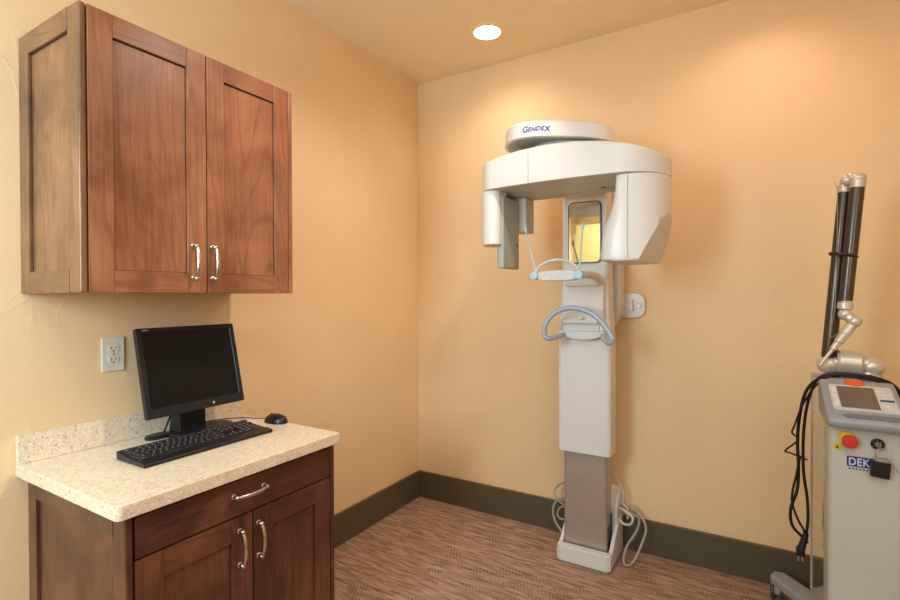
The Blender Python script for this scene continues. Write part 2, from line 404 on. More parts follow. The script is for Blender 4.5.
bm = bm_new(); bx(bm, .001, .012, B1+.019, B2-.019, .09, ZB); part('back_panel', bm, ['gap'], t)
bm = bm_new(); bx(bm, .012, BX-.024, B1+.019, B2-.019, .085, .1); part('bottom_panel', bm, ['by'], t)
bm = bm_new(); bx(bm, BX-.075, BX-.062, B1+.019, B2-.019, 0, .085); part('toe_kick', bm, ['gap'], t)
bm = bm_new(); bx(bm, BX-.026, BX-.0225, B1+.0195, B2-.0195, .1, ZB-.002); part('gap_shade_sheet', bm, ['gap'], t)  # dark backing sheet that colours the drawer and door gaps as shade
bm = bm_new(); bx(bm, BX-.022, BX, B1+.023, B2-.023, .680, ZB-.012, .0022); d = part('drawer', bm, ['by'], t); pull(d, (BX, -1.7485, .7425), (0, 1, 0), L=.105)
YM = -1.7335
for (a, b_, hy) in ((B1+.023, YM-.0018, -1.7825), (YM+.0018, B2-.023, -1.7155)):
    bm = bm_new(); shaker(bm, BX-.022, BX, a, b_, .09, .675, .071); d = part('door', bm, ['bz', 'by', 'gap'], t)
    pull(d, (BX, hy, .582), (0, 0, 1))

t = thing('countertop', 'cream speckled quartz worktop lying on the dark brown base cabinet', 'countertop', (0, (K1+K2)/2, ZB))
bm = bm_new(); prism(bm, rrect(.001, KX, K1, K2, (.001, .016, .012, .001), 5), 'z', ZB+.0003, KZ, .004); part('slab', bm, 'stone', t)
bm = bm_new(); bx(bm, .001, .021, K1, K2, KZ+.0002, KZ+.088, .0025); o_ = part('backsplash', bm, 'stone', None, org=(.011, (K1+K2)/2, KZ)); tag(o_, 'low cream speckled stone strip along the wall at the back of the worktop', 'backsplash')

# ------------------------------------------------------------------ outlet
t = thing('wall_outlet', 'ivory double power outlet plate on the wall left of the monitor', 'outlet', (0, -1.861, 1.141))
oy, oz = -1.861, 1.141
bm = bm_new(); prism(bm, rrect(oy-.0355, oy+.0355, oz-.0585, oz+.0585, .004, 4), 'x', .0005, .006, .0025); part('cover_plate', bm, 'ivory', t)
for s in (1, -1):
    bm = bm_new(); zc = oz+s*.0195
    pts = [(oy+.0172*cos(a), zc+max(-.0125, min(.0125, .0172*sin(a)))) for a in [2*pi*k/36 for k in range(36)]]
    prism(bm, pts, 'x', .006, .0078, .0006)
    rc = part('receptacle', bm, 'ivory', t)
    bm = bm_new()
    bx(bm, .0077, .0081, oy-.0078, oy-.0052, zc-.002, zc+.0065); bx(bm, .0077, .0081, oy+.0052, oy+.0074, zc-.001, zc+.006)
    cyl(bm, (.0077, oy, zc-.0075), (.0081, oy, zc-.0075), .0027, seg=14)
    part('socket_slots', bm, 'slot', rc)
bm = bm_new(); cyl(bm, (.006, oy, oz), (.0072, oy, oz), .003, seg=14, bev=.0004); part('screw', bm, 'nickel', t)

# ------------------------------------------------------------------ computer
t = thing('computer_monitor', 'black flat computer monitor tilted back on the speckled worktop', 'monitor', (.11, -1.63, KZ))
n = Vector((cos(.015), sin(.015), 0)); rt = Vector((-sin(.015), cos(.015), 0)); tl = .232
upv = Vector((0, 0, 1))*cos(tl)-n*sin(tl); fw = rt.cross(upv)
MT = Matrix((rt, upv, fw)).transposed().to_4x4(); MT.translation = Vector((.164, -1.666, 1.083))   # local x right, y up, z out of the screen
W, Hh = .37, .308
def mloc(tmp): return merge_world(tmp, MT)
def merge_world(tmp, mat):
    bm = bmesh.new(); merge(bm, tmp, None, mat); return bm
tm = bm_new()
o_ = rrect(-W/2, W/2, -Hh/2, Hh/2, .006, 4)
loft(tm, [[(x, y, -.018) for x, y in o_], [(x, y, -.003) for x, y in o_], [(x*.994, y*.993, 0) for x, y in o_],
          [(x, y, .0) for x, y in rrect(-W/2+.017, W/2-.017, -Hh/2+.032, Hh/2-.015, .002, 4)],
          [(x, y, -.003) for x, y in rrect(-W/2+.019, W/2-.019, -Hh/2+.034, Hh/2-.017, .002, 4)]])
loft(tm, [[(x*.98, y*.98, -.0185) for x, y in o_], [(x*.8, y*.8, -.045) for x, y in o_], [(x*.55, y*.55, -.055) for x, y in o_]])
bez = part('bezel', mloc(tm), 'black2', t)
tm = bm_new(); bx(tm, -W/2+.018, W/2-.018, -Hh/2+.033, Hh/2-.016, -.004, -.0022); part('screen', mloc(tm), 'screen', t)
tm = bm_new()
for k, wdt in enumerate((.0045, .0045, .003, .0045)): bx(tm, -W/2+.020+k*.0055, -W/2+.020+k*.0055+wdt, Hh/2-.0098, Hh/2-.0066, -.0005, .0004)
part('badge', mloc(tm), 'legend', bez, 'small grey lettering badge in the top left bezel corner')
tm = bm_new(); cyl(tm, (.055, -Hh/2+.0155, -.001), (.055, -Hh/2+.0155, .0012), .0042, seg=18, bev=.0004); part('power_button', mloc(tm), 'legend', bez, 'small pale power button')
bm = bm_new()                                                       # neck and foot
prism(bm, [(.075, KZ+.012), (.15, KZ+.012), (.148, .93), (.168, 1.02), (.135, 1.06), (.105, 1.03), (.09, .93)], 'y', -1.712, -1.612, .006); part('neck', bm, 'black2', t)
bm = bm_new()
fo = lambda s, z: [(.125+.092*s*cos(2*pi*k/40), -1.615+.122*s*sin(2*pi*k/40), z) for k in range(40)]
loft(bm, [fo(1, KZ), fo(1, KZ+.006), fo(.95, KZ+.012), fo(.6, KZ+.017)]); part('base', bm, 'black2', t)
bm = bm_new(); tube(bm, [(.13, -1.70, .97), (.11, -1.715, .93), (.10, -1.73, .88), (.088, -1.735, KZ+.017)], .0035, 8); part('cable', bm, 'rubber', t)

bm = bm_new()
do = lambda s, z: [(.085+.030*s*cos(2*pi*k/36), -1.752+.047*s*sin(2*pi*k/36), z) for k in range(36)]
loft(bm, [do(.97, KZ), do(1, KZ+.003), do(1, KZ+.008), do(.9, KZ+.012), do(.4, KZ+.014)])
t = part('webcam_disc', bm, 'black', None, org=(.085, -1.752, KZ)); tag(t, 'small flat black oval disc on the worktop left of the monitor foot', 'accessory')

# keyboard (columns run along +y, front edge faces +x)
ky0, ky1, kx0, kx1 = -1.953, -1.497, .216, .380
t = thing('computer_keyboard', 'black full size computer keyboard lying in front of the monitor', 'keyboard', ((kx0+kx1)/2, (ky0+ky1)/2, KZ))
prof = [(kx1, KZ+.001), (kx1, KZ+.010), (kx1-.004, KZ+.013), (kx1-.036, KZ+.016), (kx1-.040, KZ+.013), (kx0+.018, KZ+.022), (kx0+.014, KZ+.027), (kx0+.002, KZ+.027), (kx0, KZ+.024), (kx0+.006, KZ+.001)]
bm = bm_new(); tmp = bmesh.new()
prism(bm, prof, 'y', ky0, ky1, .002); part('case', bm, 'black2', t)
def kz(x): return KZ+.0125+(kx1-.040-x)/(kx1-.040-kx0-.018)*.0095
rows = [(kx0+.029, [(0, 1), (2, 1), (3, 1), (4, 1), (5, 1), (6.5, 1), (7.5, 1), (8.5, 1), (9.5, 1), (11, 1), (12, 1), (13, 1), (14, 1), (15.25, 1), (16.25, 1), (17.25, 1)])]
rows.append((kx0+.049, [(i, 1) for i in range(13)]+[(13, 2), (15.25, 1), (16.25, 1), (17.25, 1), (18.5, 1), (19.5, 1), (20.5, 1), (21.5, 1)]))
rows.append((kx0+.0665, [(0, 1.5)]+[(1.5+i, 1) for i in range(12)]+[(13.5, 1.5), (15.25, 1), (16.25, 1), (17.25, 1), (18.5, 1), (19.5, 1), (20.5, 1)]))
rows.append((kx0+.084, [(0, 1.75)]+[(1.75+i, 1) for i in range(11)]+[(12.75, 2.25), (18.5, 1), (19.5, 1), (20.5, 1)]))
rows.append((kx0+.1015, [(0, 2.25)]+[(2.25+i, 1) for i in range(10)]+[(12.25, 2.75), (16.25, 1), (18.5, 1), (19.5, 1), (20.5, 1)]))
rows.append((kx0+.118, [(0, 1.5), (1.5, 1.25), (2.75, 1.25), (4, 5.75), (9.75, 1.25), (11, 1.25), (12.25, 1.25), (13.5, 1.5), (15.25, 1), (16.25, 1), (17.25, 1), (18.5, 2), (20.5, 1)]))
U = (ky1-ky0-.016)/22.5; keymesh = {}
allkeys = [(rx, u0, w) for rx, ks in rows for (u0, w) in ks]
allkeys.sort(key=lambda q: -q[0])
extra = bm_new(); tilt = atan2(.0095, kx1-.040-kx0-.018)
def key_bm(w):
    b_ = bm_new(); hw = w*U/2-.0011; hd = .0077
    loft(b_, [[(x, y, z) for x, y in rrect(-hd+i, hd-i, -hw+i*.8, hw-i*.8, .0012, 2)] for i, z in ((0, 0), (.0004, .003), (.0022, .0078))])
    if w < 3: bx(b_, -.0028, .0006, -.0026, -.0002, .0078, .0081, 0, 1)
    else: pass
    return b_
for i, (rx, u0, w) in enumerate(allkeys):
    c = Vector((rx, ky0+.008+(u0+w/2)*U, kz(rx)-.0006))
    if i >= 100:
        merge(extra, key_bm(w), None, Matrix.Translation(c) @ Matrix.Rotation(tilt, 4, 'Y')); continue
    if w not in keymesh:
        bb = key_bm(w); bmesh.ops.recalc_face_normals(bb, faces=bb.faces[:]); me = bpy.data.meshes.new('key'); bb.to_mesh(me); bb.free(); finish(me, 30)
        me.materials.append(M['key']); me.materials.append(M['legend']); keymesh[w] = me
    o = bpy.data.objects.new('key', keymesh[w]); COL.objects.link(o); o.parent = t; o.location = c-ORG[t]; o.rotation_euler = (0, tilt, 0)
if extra.faces: k = part('key_row', extra, ['key', 'legend'], t); k['kind'] = 'stuff'

# mouse, cord running back to the wall
t = thing('computer_mouse', 'black computer mouse with a thin cord at the right end of the worktop', 'mouse', (.262, -1.388, KZ))
bm = bm_new(); rings = []
for k in range(15):
    u = k/14; x = .214+.112*u
    hw = .0325*max(.05, (1-abs(2*u-1)**2.6))**.5; hh = .034*max(.04, (1-abs(1.75*u-.98)**2.2))**.55
    rings.append([(x, -1.392+hw*cos(a)*(1 if sin(a) > 0 else .95), KZ+.0005+max(0, hh*sin(a))) for a in [2*pi*j/28 for j in range(28)]])
loft(bm, rings); ms = part('body', bm, 'black', t, ang=60)
bm = bm_new(); lathe(bm, (.246, -1.395, KZ+.0265), (0, 1, 0), [(0, .006), (.001, .007), (.005, .007), (.006, .006)], 18); part('scroll_wheel', bm, 'black2', t)
bm = bm_new(); tube(bm, [(.217, -1.39, KZ+.008), (.16, -1.40, KZ+.003), (.11, -1.415, KZ+.0025), (.06, -1.46, KZ+.0025), (.035, -1.52, KZ+.003)], .0020, 8); part('cord', bm, 'cord', t)

# ------------------------------------------------------------------ panoramic x-ray unit
XR_ = thing('dental_xray_machine', 'tall white dental panoramic x-ray machine standing on the carpet against the back wall', 'x-ray machine', (1.2, -.16, 0))
T = XR_
# floor shoe: front lip, sides rising to the rear
bm = bm_new()
side = [(-.304, .006), (-.304, .06), (-.296, .078), (-.272, .081), (-.250, .090), (-.20, .135), (-.14, .178), (-.10, .19), (-.03, .19), (-.03, .006)]
for x0, x1 in ((1.058, 1.078), (1.306, 1.326)): prism(bm, side, 'x', x0, x1, .005, 0, 3)
prism(bm, rrect(1.060, 1.324, -.316, -.27, (.026, .026, .004, .004), 6), 'z', .006, .084, .005)
bx(bm, 1.066, 1.318, -.3, -.03, .004, .03)
sh = part('floor_shoe', bm, 'white', T)
bm = bm_new(); prism(bm, rrect(1.056, 1.328, -.319, -.028, .028, 6), 'z', .0, .0055); part('floor_plate', bm, 'shoeline', T)
bm = bm_new(); prism(bm, rrect(1.082, 1.298, -.262, -.165, .012, 5), 'z', .031, .62, 0); part('lower_column', bm, 'silver', T, 'satin grey-brown metal lower column')
bm = bm_new()                                                       # connector box behind the column
prism(bm, [(-.15, .03), (-.15, .25), (-.13, .285), (-.06, .335), (-.02, .335), (-.02, .03)], 'x', 1.10, 1.322, .01, 0, 3); part('connector_box', bm, 'white2', T)
bm = bm_new(); bx(bm, 1.2985, 1.3005, -.245, -.17, .09, .19); bx(bm, 1.2985, 1.3020, -.19, -.170, .17, .24, .001); part('column_bracket', bm, 'rubber', T)
# upper sleeve, lower part wide, upper part (behind the carriage) narrower
bm = bm_new()
prism(bm, rrect(1.063, 1.324, -.300, -.185, (.020, .020, .006, .006), 6), 'z', .556, 1.10, .006, 0, 2)
ring = lambda x0, x1, z, y0=-.3: [(x, y, z) for x, y in rrect(x0, x1, y0, -.185, (.018, .018, .006, .006), 6)]
loft(bm, [ring(1.063, 1.324, 1.0985), ring(1.066, 1.321, 1.17, -.297), ring(1.076, 1.315, 1.30, -.294), ring(1.082, 1.310, 1.42, -.292), ring(1.084, 1.306, 1.97, -.29)])
col = part('upper_column', bm, 'white', T)
bm = bm_new(); bx(bm, 1.09, 1.300, -.1845, -.151, .64, 1.95); part('column_rail', bm, 'seam', T)
# wall bracket
bm = bm_new()
prism(bm, rrect(1.22, 1.434, 1.222, 1.350, (.004, .048, .048, .004), 8), 'y', -.026, -.0146, .003)
prism(bm, [(1.268, 1.20), (1.295, 1.18), (1.325, 1.235), (1.332, 1.26), (1.332, 1.56), (1.30, 1.60), (1.268, 1.60)], 'y', -.15, -.0265, .003)
wb = part('wall_bracket', bm, 'white2', T)
bm = bm_new(); cyl(bm, (1.405, -.026, 1.285), (1.405, -.032, 1.285), .011, seg=18, bev=.001); cyl(bm, (1.405, -.032, 1.285), (1.405, -.036, 1.285), .0065, seg=6); part('bolt', bm, 'steel', wb)
bm = bm_new(); prism(bm, [(1.360, 1.258), (1.380, 1.258), (1.376, 1.30), (1.374, 1.318), (1.366, 1.318), (1.364, 1.30)], 'y', -.05, -.0262, .003); part('hook', bm, 'white2', wb)
# carriage panel with recess, shelf and rounded lower lip
bm = bm_new()
prism(bm, [(1.098, 1.165), (1.098, 1.385), (1.108, 1.405), (1.118, 1.408), (1.13, 1.397), (1.265, 1.397), (1.277, 1.408), (1.288, 1.405), (1.298, 1.385), (1.298, 1.165)], 'y', -.328, -.292, .006, 0, 3)
cp = part('carriage_panel', bm, 'white', T)
bm = bm_new()
prism(bm, [(1.113, 1.395), (1.122, 1.410), (1.275, 1.410), (1.284, 1.395), (1.275, 1.385), (1.122, 1.385)], 'y', -.345, -.3283, .004); part('carriage_lip', bm, 'white', cp)
bm = bm_new(); bx(bm, 1.102, 1.280, -.372, -.3283, 1.204, 1.222, .004); bx(bm, 1.102, 1.280, -.338, -.3283, 1.165, 1.204, .003); bx(bm, 1.19, 1.206, -.362, -.34, 1.222, 1.236, .003)
part('shelf', bm, 'white2', cp)
bm = bm_new()
arc = [(1.2+.112*cos(pi+pi*k/16), 1.166-.040*sin(pi*k/16)) for k in range(17)]
prism(bm, arc, 'y', -.362, -.2985, .004); part('chin_cup', bm, 'white2', cp)
# hand grip
gp = [(1.118, -.325, 1.150), (1.112, -.39, 1.146), (1.098, -.455, 1.140), (1.078, -.482, 1.137), (1.063, -.486, 1.152), (1.066, -.486, 1.200), (1.097, -.482, 1.247), (1.151, -.48, 1.276),
      (1.207, -.48, 1.281), (1.276, -.48, 1.262), (1.329, -.482, 1.219), (1.368, -.486, 1.165), (1.374, -.486, 1.143), (1.358, -.475, 1.128), (1.330, -.43, 1.136), (1.305, -.36, 1.150), (1.295, -.325, 1.152)]
bm = bm_new(); tube(bm, gp, .0125, 14, 0, 6); part('hand_grip', bm, 'handle', T, 'blue-grey curved tubular hand grip', ang=60)
# mirror
bm = bm_new(); prism(bm, rrect(1.118, 1.282, 1.497, 1.800, .026, 6), 'y', -.304, -.2885, .003); mf = part('mirror', bm, M['carbon'], T, 'tall rounded mirror with a dark frame')
bm = bm_new(); prism(bm, rrect(1.124, 1.276, 1.503, 1.794, .021, 6), 'y', -.3062, -.3038); part('mirror_glass', bm, 'mirror', mf)
# head support: mounting arm, tray, bow, knobs and two temple rods
bm = bm_new(); tube(bm, [(1.282, -.31, 1.405), (1.284, -.40, 1.425), (1.276, -.50, 1.432), (1.255, -.58, 1.428), (1.21, -.625, 1.420)], lambda u: .020-.005*u, 12); part('support_arm', bm, 'white2', T)
bm = bm_new()
tray = [(1.088, 1.412), (1.125, 1.404), (1.185, 1.402), (1.245, 1.404), (1.278, 1.412), (1.278, 1.438), (1.245, 1.447), (1.185, 1.449), (1.125, 1.447), (1.088, 1.438)]
prism(bm, tray, 'y', -.668, -.625, .005, 0, 2); hs = part('head_support', bm, 'lgrey', T)
bm = bm_new(); tube(bm, [(1.085, -.66, 1.440), (1.105, -.66, 1.467), (1.14, -.658, 1.486), (1.185, -.655, 1.493), (1.23, -.658, 1.485), (1.263, -.66, 1.465), (1.281, -.66, 1.438)], .0065, 12, 0, 6); part('bow', bm, 'lgrey', hs)
for x in (1.084, 1.281):
    bm = bm_new(); lathe(bm, (x, -.645, 1.426), (0, -1, 0), [(0, .016), (.026, .019), (.034, .018), (.037, .013)], 22); part('knob', bm, 'blue', hs, 'pale blue adjusting knob')
for a, b_ in (((1.086, -.66, 1.44), (1.037, -.655, 1.635)), ((1.281, -.66, 1.44), (1.293, -.655, 1.632))):
    bm = bm_new(); cyl(bm, a, b_, .0042, .0034, 12)
    ro = part('temple_rod', bm, 'lgrey', T)
    bm = bm_new(); ball(bm, b_, .009, .8, .6, 1.9); part('temple_pad', bm, 'blue', ro, 'pale blue pad at the tip of the rod')
# rotating arm
AY0, AY1, AX0, AX1, ZU = -.785, -.45, .862, 1.632, 1.80
def dense(o, step=.03):
    out = []
    for p, q in zip(o, o[1:]+o[:1]):
        d = math.hypot(q[0]-p[0], q[1]-p[1]); n = max(1, round(d/step))
        out += [(p[0]+(q[0]-p[0])*k/n, p[1]+(q[1]-p[1])*k/n) for k in range(n)]
    return out
BASE_O = None
def crown(x):
    """height factor of the arm's upper edge along its length"""
    P = [(.84, .92), (.95, 1.08), (1.06, 1.19), (1.18, 1.225), (1.30, 1.18), (1.42, 1.06), (1.52, .88), (1.60, .68), (1.66, .56)]
    for (a, u), (b, v) in zip(P, P[1:]):
        if x <= b:
            t = max(0, (x-a)/(b-a)); return u+(v-u)*t
    return P[-1][1]
def aplan(i, z, rl=.075, rr=.172):
    f = lambda r: max(.012, r-i)
    o0 = dense(rrect(AX0, AX1, AY0, AY1, (rl, rr, rr, rl), 12)); cx0, cy0 = (AX0+AX1)/2, (AY0+AY1)/2
    hx, hy = (AX1-AX0)/2, (AY1-AY0)/2
    return [(cx0+(x-cx0)*(hx-i)/hx, cy0+(y-cy0-.06*(1-((x-cx0)/hx)**2)*(1 if y < cy0 else 0)*.5)*(hy-i)/hy, z if z < 1.82 else ZU+(z-ZU)*crown(x)) for x, y in o0]
bm = bm_new()
loft(bm, [aplan(.004, ZU), aplan(0, ZU+.003), aplan(0, 1.912), aplan(.003, 1.919), aplan(.010, 1.924), aplan(.04, 1.934), aplan(.08, 1.942), aplan(.12, 1.945)])
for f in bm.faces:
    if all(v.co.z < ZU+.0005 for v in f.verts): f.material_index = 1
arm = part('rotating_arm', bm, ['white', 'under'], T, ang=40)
bm = bm_new(); bx(bm, 1.1120, 1.1136, AY0-.0268, AY0-.020, ZU+.002, 1.932); part('seam', bm, 'seam', arm)
bm = bm_new(); cyl(bm, (1.36, -.58, ZU+.001), (1.36, -.58, ZU-.003), .009, seg=16); part('screw', bm, 'seam', arm)
# tube head hanging from the right end of the arm
bm = bm_new(); xm = [(1.472, 1.393), (1.478, 1.388), (1.50, 1.388), (1.56, 1.392), (1.608, 1.402), (1.64, 1.416), (1.668, 1.430), (1.70, 1.441), (1.74, 1.449), (1.7985, 1.453)]
rings = []
for k, (z, x) in enumerate(xm):
    i = .006 if k == 0 else .0015
    rings.append([(px, py, z) for px, py in rrect(x+i, AX1-i, AY0+i, AY1-i, (lambda q: (q, .150, .150, q))(max(.02, min(.055, AX1-x-.162))), 12)])
loft(bm, rings)
nrm = Vector((.92, -.12, -.40)).normalized()
geo = bm.verts[:]+bm.edges[:]+bm.faces[:]
res = bmesh.ops.bisect_plane(bm, geom=geo, plane_co=(1.597, -.60, 1.56), plane_no=nrm, clear_outer=True)
ed = [e for e in res['geom_cut'] if isinstance(e, bmesh.types.BMEdge)]
fill = bmesh.ops.edgeloop_fill(bm, edges=ed)
for f in fill['faces']: f.material_index = 1
tube_h = part('tube_head', bm, ['white', 'white2'], T, ang=40)
bm = bm_new(); bx(bm, 1.5000, 1.5012, AY0+.0010, AY0+.004, 1.480, 1.797); part('seam', bm, 'seam', tube_h)
# detector head under the left end of the arm
bm = bm_new()
dp = lambda i, z: [(x, y, z) for x, y in rrect(AX0+.002+i, .958-i, AY0+.002+i, -.672-i, (.056, .034, .02, .04), 10)]
loft(bm, [dp(.006, 1.560), dp(0, 1.566), dp(0, 1.7985)])
det = part('detector_head', bm, 'white', T, ang=40)
bm = bm_new(); prism(bm, rrect(AX0+.004, .930, -.668, AY1+.003, (.01, .01, .03, .03), 5), 'z', 1.640, 1.7984, .003)
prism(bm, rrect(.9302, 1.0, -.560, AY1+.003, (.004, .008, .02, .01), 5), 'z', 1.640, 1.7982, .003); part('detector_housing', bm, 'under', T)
bm = bm_new(); prism(bm, rrect(.932, .966, -.735, -.562, (.012, .004, .004, .012), 5), 'z', 1.462, 1.78, .006); part('cassette_holder', bm, 'greygreen', T, 'grey-green upright cassette holder plate')
bm = bm_new(); cyl(bm, (.957, -.705, 1.605), (.964, -.705, 1.605), .008, seg=16, bev=.001); part('lock_button', bm, 'black', det)
bm = bm_new(); bx(bm, .957, .9592, -.715, -.697, 1.576, 1.590); part('warning_sticker', bm, 'sticker', det, 'tiny yellow sticker')
bm = bm_new(); cyl(bm, (.966, -.59, 1.575), (.970, -.59, 1.575), .006, seg=14); part('screw', bm, 'seam', T)
# hub and fixed top cap with neck to the column
bm = bm_new(); cyl(bm, (1.2, -.62, 1.954), (1.2, -.62, 1.985), .13, seg=40); bx(bm, 1.095, 1.318, -.46, -.18, 1.972, 2.03, .004); part('hub', bm, 'greygreen', T)
CXc, CYc, CRot = 1.180, -.625, radians(27)
def capc(a, i):
    c, s = cos(a), sin(a); e = 2/2.5
    rx = .234-i; ry = .182-i
    x, y = rx*math.copysign(abs(c)**e, c), ry*math.copysign(abs(s)**e, s)
    return (CXc+x*cos(CRot)-y*sin(CRot), CYc+x*sin(CRot)+y*cos(CRot))
capr = lambda i, z: [(p[0], p[1], z-(p[0]-CXc)*.055) for p in [capc(2*pi*k/72, i) for k in range(72)]]
bm = bm_new(); loft(bm, [capr(.012, 1.979), capr(0, 1.983), capr(.004, 2.036), capr(.010, 2.047), capr(.024, 2.054), capr(.06, 2.058)])
for f in bm.faces:
    if len(f.verts) > 10 and f.calc_center_median().z < 2.0: f.material_index = 1
cap = part('top_cap', bm, ['white', 'greygreen'], T, ang=40)
def capfront(x):
    lo = min(range(740, 1420), key=lambda k: abs(capc(2*pi*k/1440, .0)[0]-x)); return capc(2*pi*lo/1440, .0)[1]
lm = bm_new(); cx = 0
for ch, sz, up in (('G', .036, 0), ('e', .0, 0),):
    pass
xcur = 1.094
for ch, sz, dz in (('G', .035, -.001), ('E', .0245, .001), ('N', .0245, .0), ('D', .0245, .002), ('E', .0245, .001), ('X', .029, -.003)):
    tb = text_bm(ch, sz, .0005, 1, .0007)
    w = max(v.co.x for v in tb.verts)
    for v in tb.verts:
        x = xcur+v.co.x*.98+v.co.y*.12; zz = 2.0065+dz+v.co.y-(xcur-1.094)*.03
        y = capfront(x); ii = .004*(zz-1.983)/.053
        v.co = Vector((x, y+ii-.0006+v.co.z, zz))
    merge(lm, tb, 0); xcur += w*.98+.0018
part('brand_lettering', lm, 'navy', cap, 'dark blue lettering on the cap front', ang=20)
# cables by the foot of the column
def cable(pts, r, mat, parent): bm = bm_new(); tube(bm, pts, r, 8, 0, 7); return part('cable', bm, mat, parent)
cable([(1.10, -.13, .32), (1.05, -.10, .325), (1.0, -.10, .30), (.978, -.11, .26), (1.0, -.12, .225), (1.05, -.13, .205), (1.10, -.14, .20)], .005, 'cable', T)
cable([(1.10, -.13, .24), (1.03, -.11, .235), (.985, -.11, .205), (.972, -.115, .155), (.99, -.12, .10), (1.03, -.13, .06), (1.06, -.14, .04)], .006, 'cable', T)
cable([(1.08, -.13, .20), (1.02, -.12, .19), (1.0, -.12, .15), (1.02, -.13, .13), (1.08, -.14, .14)], .005, 'cable', T)
cable([(1.30, -.05, .23), (1.36, -.06, .245), (1.41, -.07, .225), (1.45, -.09, .165), (1.43, -.13, .08), (1.405, -.17, .02), (1.378, -.20, .008), (1.362, -.19, .03), (1.37, -.14, .08), (1.40, -.10, .13), (1.415, -.08, .18), (1.40, -.06, .215), (1.34, -.04, .22)], .006, 'cable', T)
cable([(1.325, -.10, .245), (1.36, -.13, .245), (1.395, -.14, .225), (1.385, -.14, .19), (1.35, -.13, .18), (1.325, -.11, .19)], .006, 'wcable', T)
cable([(1.28, -.13, .58), (1.285, -.10, .45), (1.30, -.09, .395), (1.325, -.09, .36), (1.343, -.09, .31), (1.338, -.085, .265), (1.36, -.085, .24), (1.36, -.085, .19)], .0042, 'wcable', T)

# ------------------------------------------------------------------ laser cart
L = thing('medical_laser_cart', 'cream medical laser cart with tilted grey console and black articulated arm at the right edge', 'medical device', (2.208, -.55, 0))
LX0, LX1, LF, LB = 2.104, 2.287, -.805, -.33
bm = bm_new()
prism(bm, rrect(LX0, LX1, LF, -.70, (.022, .022, .002, .002), 6), 'z', .13, .936, .004); part('front_panel', bm, 'cart', L)
bm = bm_new(); bx(bm, LX0+.004, LX1-.004, -.6995, LB+.03, .13, 1.02, .003); part('side_shell', bm, 'cartside', L, 'glossy side panel of the cart')
bm = bm_new(); bx(bm, LX0+.0005, LX1, LB+.0305, LB+.05, .16, 1.03, .004); part('rear_panel', bm, 'cart', L)
bm = bm_new()
for k in range(3): prism(bm, [(-.66+k*.03, .80-k*.035), (-.52+k*.03, .88-k*.035), (-.52+k*.03, .872-k*.035), (-.66+k*.03, .792-k*.035)], 'x', LX0+.0032, LX0+.0045)
bx(bm, LX0+.0030, LX0+.0044, -.69, -.32, .7175, .7205); part('vent_glints', bm, 'lgrey', L)  # pale strips stand in for glints on the vents and a reflected line
# console: sloped slab with a thick front lip
bm = bm_new()
prof = [(-.812, .932), (-.842, .938), (-.853, .950), (-.850, .966), (-.625, 1.052), (-.60, 1.050), (-.60, .94), (-.70, .934)]
prism(bm, prof, 'x', LX0-.006, LX1+.006, .010, 0, 3); cs = part('console', bm, 'console', L)
th = atan2(.086, .225); UC = Vector((0, cos(th), sin(th))); NC = Vector((0, -sin(th), cos(th)))
CM = Matrix((Vector((1, 0, 0)), UC, NC)).transposed().to_4x4(); CM.translation = Vector((LX0, -.850, .966))      # local x right, y up the slope
def con(tmp): return merge_world(tmp, CM)
tm = bm_new(); prism(tm, rrect(.013, .172, .052, .205, .010, 5), 'z', -.001, .0045, .0015); bz = part('display_bezel', con(tm), 'lgrey', cs)
tm = bm_new(); bx(tm, .034, .128, .064, .192, .0042, .0056); part('screen', con(tm), 'lcd', cs)
for k in range(3):
    tm = bm_new(); prism(tm, rrect(.018, .031, .072+k*.040, .104+k*.040, .003, 3), 'z', .0044, .006); part('button', con(tm), 'white', cs)
for bx_, by_ in [(.137+.0125*(k % 3), .156+.019*(k//3)) for k in range(5)]+[(.147, .082)]:
    tm = bm_new(); cyl(tm, (bx_, by_, .0044), (bx_, by_, .0065), .0048, seg=14, bev=.0008); part('button', con(tm), 'white', cs)
tm = bm_new(); bx(tm, .134, .168, .114, .124, .0044, .0056); part('label_strip', con(tm), 'plate', cs, 'navy blue strip')
tm = bm_new()
prism(tm, [(.032, .022), (.042, .012), (.165, .012), (.175, .022), (.165, .036), (.042, .036)], 'z', -.001, .0022, .001); part('grip_groove', con(tm), 'consoled', cs)
tm = bm_new(); cyl(tm, (.085, .222, -.004), (.085, .222, .006), .026, seg=28, bev=.003); part('stop_pad', con(tm), 'orange', cs, 'orange round pad behind the screen')
# controls on the front
def fcyl(x, z, y0, y1, r, bev=.001): b_ = bm_new(); cyl(b_, (x, y0, z), (x, y1, z), r, seg=28, bev=bev); return b_
f0 = LF
ebx, ebz = 2.153, .896
es = part('emergency_stop', fcyl(ebx-.004, ebz+.004, f0+.001, f0-.008, .022), 'yellow', L, 'red emergency stop button on a yellow ring')
b_ = bm_new(); lathe(b_, (ebx, f0-.008, ebz), (0, -1, 0), [(0, .011), (.008, .011), (.009, .019), (.018, .020), (.023, .017), (.025, .010)], 28); part('stop_button', b_, 'red', es)
st = part('round_sticker', fcyl(2.1255, .872, f0+.001, f0-.0009, .0105, 0), 'sticker', L, 'small round yellow sticker')
b_ = bm_new(); prism(b_, [(2.1210, .868), (2.1300, .868), (2.1255, .877)], 'y', f0-.0014, f0-.0008); part('warning_mark', b_, 'rubber', st)
ksx, ksz = 2.221, .894
ks = part('key_switch', fcyl(ksx, ksz, f0+.001, f0-.007, .0165), 'black', L)
b_ = bm_new(); cyl(b_, (ksx, f0-.007, ksz), (ksx, f0-.0105, ksz), .008, seg=20, bev=.001)
for k in range(7):
    a = radians(150-k*50); bx(b_, ksx+.0125*cos(a)-.001, ksx+.0125*cos(a)+.001, f0-.0078, f0-.007, ksz+.0125*sin(a)-.001, ksz+.0125*sin(a)+.001)
